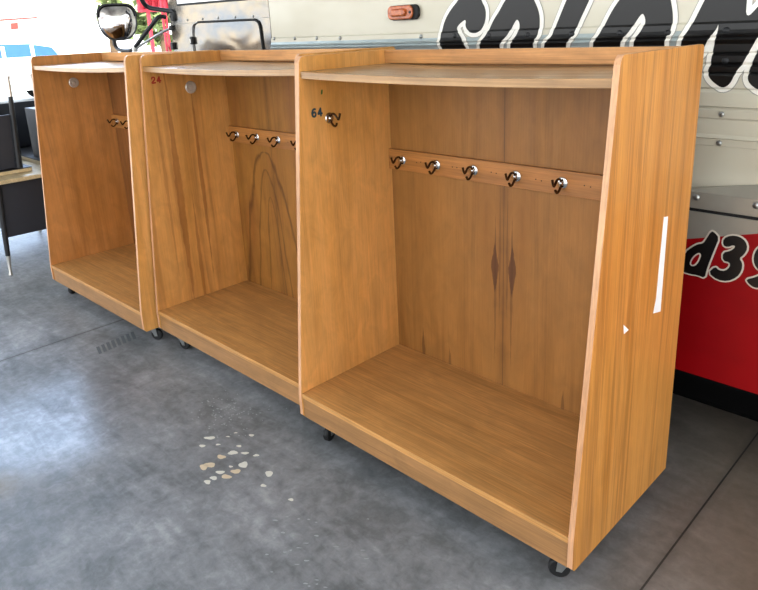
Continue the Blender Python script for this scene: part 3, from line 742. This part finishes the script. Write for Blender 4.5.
# red truss between posts, at the top edge of the photo
TX = -10.6
y0, y1 = at(137, 0, 0, TX).y, at(174, 0, 0, TX).y
aw = empty('awning', (TX, y0, -.02))
zt = at(150, 12, 0, TX).z+.02; ln = y1-y0
for zz in (zt, zt+.42): MB().box(-.04, .04, 0, ln, zz, zz+.05).build('truss_chord', MAT['red_steel'], aw)
lc = MB(); n = 12
lc.tube([(0, ln*i/n, zt+.03+(.40 if i % 2 else 0)) for i in range(n+1)], .03, 6); lc.build('truss_lacing', MAT['red_steel'], aw)
MB().box(-1.4, .5, -.1, ln+.1, zt+.47, zt+.53).build('awning_roof', MAT['red_steel'], aw)
MB().box(-.02, .0, 0, ln, zt+.02, zt+.48).build('fascia', MAT['red_steel'], aw)
for yy in (at(146.5, 10, 0, TX).y-y0, ln-.05): MB().box(-.03, .03, yy, yy+.05, 0, zt).build('awning_post', MAT['red_steel'], aw)
tag(aw, 'red steel truss awning behind the mirror arms at the top of the photo', 'awning')

# white building with red stripe and red square sign
bx = -34.0
bl = empty('building', (bx, 12, -.02))
yl, yr = at(-60, 30, 0, bx).y, at(158, 30, 0, bx).y
zt = at(40, 2, 0, bx).z
MB().box(-8, 0, yl-12, yr-12, 0, zt).build('facade', MAT['white_wall'], bl)
def fquad(pts, name, mat, th=.03):
    q_ = [at(u, v, 0, bx+th) for u, v in pts]
    MB().prism([(p.y-12, p.z+.02) for p in q_], 0, 0, th).build(name, mat, bl)
fquad([(-40, 21.8), (37, 16.8), (37.4, 18.2), (-40, 24)], 'red_stripe', MAT['red_trim'])
fquad([(10.8, 23.2), (18, 22.2), (18.2, 29), (11.2, 29.6)], 'sign_board', MAT['red_trim'])
fquad([(44, 20.4), (52, 20.4), (52, 21.8), (44, 21.8)], 'wall_lamp', MAT['zinc'], .05)
tag(bl, 'white sunlit building with a thin red stripe and a small red square sign', 'building')

# car parked outside: windows show over the desks
cx0 = -20.0
yA, yB = at(-42, 50, 0, cx0).y, at(64, 50, 0, cx0).y
car = empty('car', (cx0, (yA+yB)/2, -.02))
Lc = yB-yA; hL = Lc/2
zR = at(25, 43.0, 0, cx0).z+.02; zW = at(25, 57.5, 0, cx0).z+.02
body = [(-hL-.9, .35), (-hL-.95, .75), (-hL-.85, zW-.12), (-hL+.1, zW), (-hL+.55, zR-.06), (-hL+1.1, zR), (hL-1.0, zR-.02), (hL-.25, zR-.16), (hL-.05, zW), (hL+.12, .8), (hL+.08, .35)]
MB().prism(body, 0, -1.7, 0).build('car_body', MAT['car_paint'], car, bevel=.06, seg=3)
wn = [(-hL+.25, zW+.02), (-hL+.62, zR-.06), (-hL+1.1, zR-.012), (hL-1.0, zR-.03), (hL-.36, zR-.16), (hL-.2, zW+.02)]
MB().prism(wn, 0, -.005, .012).build('side_window', MAT['car_glass'], car)
for yy in (at(2.5, 50, 0, cx0).y, at(32, 50, 0, cx0).y):
    yy -= car.location.y
    MB().box(.008, .03, yy-.05, yy+.05, zW, zR-.07).build('window_pillar', MAT['car_paint'], car)
MB().box(.0, .02, -hL-.6, hL-.1, .52, .58).build('door_trim', MAT['zinc'], car)
for yy in (-hL*.72, hL*.68):
    for xx in (0.02, -1.52):
        w = MB().lathe([(.2, -.2), (.31, -.2), (.34, -.16), (.34, -.04), (.31, 0), (.2, 0)], (xx, yy, .34), (1, 0, 0), 28).build('car_wheel', MAT['tyre'], car, smooth=True)
        MB().lathe([(.21, -.02), (.2, .004), (.06, .02), (0, .02)], (xx, yy, .34), (1, 0, 0), 20).build('wheel_cover', MAT['zinc'], w, smooth=True)
tag(car, 'white car with blue tinted side windows parked in the sun outside', 'car')

# trees
def tree(loc, h, crown, n, mat, label, seed):
    rg = random.Random(seed); r = empty('tree', loc)
    tk = MB(); tk.tube(smooth_path([(0, 0, 0), (.05, .03, h*.3), (-.04, .05, h*.55), (0, 0, h*.8)], 4), [.16-.11*i/12 for i in range(13)], 9)
    for i in range(7):
        a_ = i*2.4; z = h*(.42+.05*i); tk.tube(smooth_path([(0, 0, z), (math.cos(a_)*crown*.4, math.sin(a_)*crown*.4, z+h*.10), (math.cos(a_)*crown*.75, math.sin(a_)*crown*.75, z+h*.17)], 3), [.05-.006*k for k in range(7)], 6)
    tk.build('trunk', MAT['bark'], r, smooth=True)
    lf = MB(); cl = [(rg.gauss(0, crown*.42), rg.gauss(0, crown*.42), h*.72+rg.gauss(0, h*.14)) for _ in range(38)]
    for _ in range(n):
        c_ = rg.choice(cl); p = Vector((c_[0]+rg.gauss(0, crown*.15), c_[1]+rg.gauss(0, crown*.15), c_[2]+rg.gauss(0, crown*.13)))
        u = Vector((rg.gauss(0, 1), rg.gauss(0, 1), rg.gauss(0, .6))).normalized(); v = u.orthogonal().normalized(); s_ = rg.uniform(.06, .13)
        vs = [lf.bm.verts.new(p+q) for q in (-u*s_*1.5, v*s_*.7, u*s_*1.5, -v*s_*.7)]; lf.bm.faces.new(vs)
    lf.build('foliage', mat, r)
    return tag(r, label, 'tree')
t1 = at(150, 10, 0, -16.5); tree((-16.5, t1.y+.25, -.02), 3.9, .75, 2600, MAT['leaf'], 'leafy green tree behind the red awning and mirror arms', 3)
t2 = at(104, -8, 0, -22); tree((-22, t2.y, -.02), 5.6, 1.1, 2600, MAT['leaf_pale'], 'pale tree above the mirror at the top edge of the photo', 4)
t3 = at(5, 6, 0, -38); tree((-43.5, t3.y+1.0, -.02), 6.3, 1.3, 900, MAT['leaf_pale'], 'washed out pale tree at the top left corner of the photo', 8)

# ------------------------------------------------------------------ light
wd = bpy.data.worlds.new('sky'); SC.world = wd; wd.use_nodes = True
nt = wd.node_tree; bg = nt.nodes['Background']
tc = nt.nodes.new('ShaderNodeTexCoord'); sx = nt.nodes.new('ShaderNodeSeparateXYZ'); nt.links.new(tc.outputs['Generated'], sx.inputs[0])
rm = nt.nodes.new('ShaderNodeValToRGB'); nt.links.new(sx.outputs[2], rm.inputs[0])
e = rm.color_ramp.elements; e[0].position = 0.; e[0].color = (1., .99, .97, 1); e[1].position = .5; e[1].color = (.72, .84, 1., 1)
m_ = e.new(.12); m_.color = (.95, .98, 1., 1)
vn = nt.nodes.new('ShaderNodeVectorMath'); vn.operation = 'DOT_PRODUCT'; nt.links.new(tc.outputs['Generated'], vn.inputs[0]); vn.inputs[1].default_value = Vector((-.83, .29, .47)).normalized()
mr = nt.nodes.new('ShaderNodeMapRange'); mr.interpolation_type = 'SMOOTHERSTEP'; nt.links.new(vn.outputs['Value'], mr.inputs['Value'])   # bright lobe added to the unseen sky for the glare on the floor
mr.inputs['From Min'].default_value = .91; mr.inputs['From Max'].default_value = 1.0; mr.inputs['To Min'].default_value = 0.; mr.inputs['To Max'].default_value = 1.5
cl = nt.nodes.new('ShaderNodeMix'); cl.data_type = 'RGBA'; cl.blend_type = 'ADD'; cl.clamp_result = False; cl.inputs[0].default_value = 1.
sc_ = nt.nodes.new('ShaderNodeVectorMath'); sc_.operation = 'SCALE'; sc_.inputs[0].default_value = (.62, .85, 1.25); nt.links.new(mr.outputs[0], sc_.inputs['Scale'])
nt.links.new(rm.outputs[0], cl.inputs[6]); nt.links.new(sc_.outputs[0], cl.inputs[7]); nt.links.new(cl.outputs[2], bg.inputs[0]); bg.inputs[1].default_value = 2.3
sd_ = bpy.data.lights.new('sun', 'SUN'); sd_.energy = 5.0; sd_.angle = .01; sd_.color = (1, .95, .86)
so = bpy.data.objects.new('sun', sd_); COL.objects.link(so)
so.rotation_euler = Vector((-.72, .30, -.80)).to_track_quat('-Z', 'Y').to_euler()
def area(name, loc, target, sx_, sy_, power, color):
    l = bpy.data.lights.new(name, 'AREA'); l.shape = 'RECTANGLE'; l.size = sx_; l.size_y = sy_; l.energy = power; l.color = color
    o = bpy.data.objects.new(name, l); COL.objects.link(o); o.location = loc
    o.rotation_euler = (Vector(target)-Vector(loc)).to_track_quat('-Z', 'Y').to_euler(); return o
area('front_fill_light', (.2, -3.4, 3.8), (0, .4, .6), 5, 1.2, 12, (1, .97, .92))  # added fill lamp, makes up for dim light from the open front
SC.view_settings.view_transform = 'Standard'
SC.view_settings.look = 'None'
SC.view_settings.exposure = 0.55
SC.view_settings.use_curve_mapping = True
_c = SC.view_settings.curve_mapping.curves[3]
_c.points.new(.25, .215); _c.points.new(.7, .73)
SC.view_settings.curve_mapping.update()
SC.cycles.max_bounces = 8; SC.cycles.diffuse_bounces = 4; SC.cycles.sample_clamp_indirect = 8
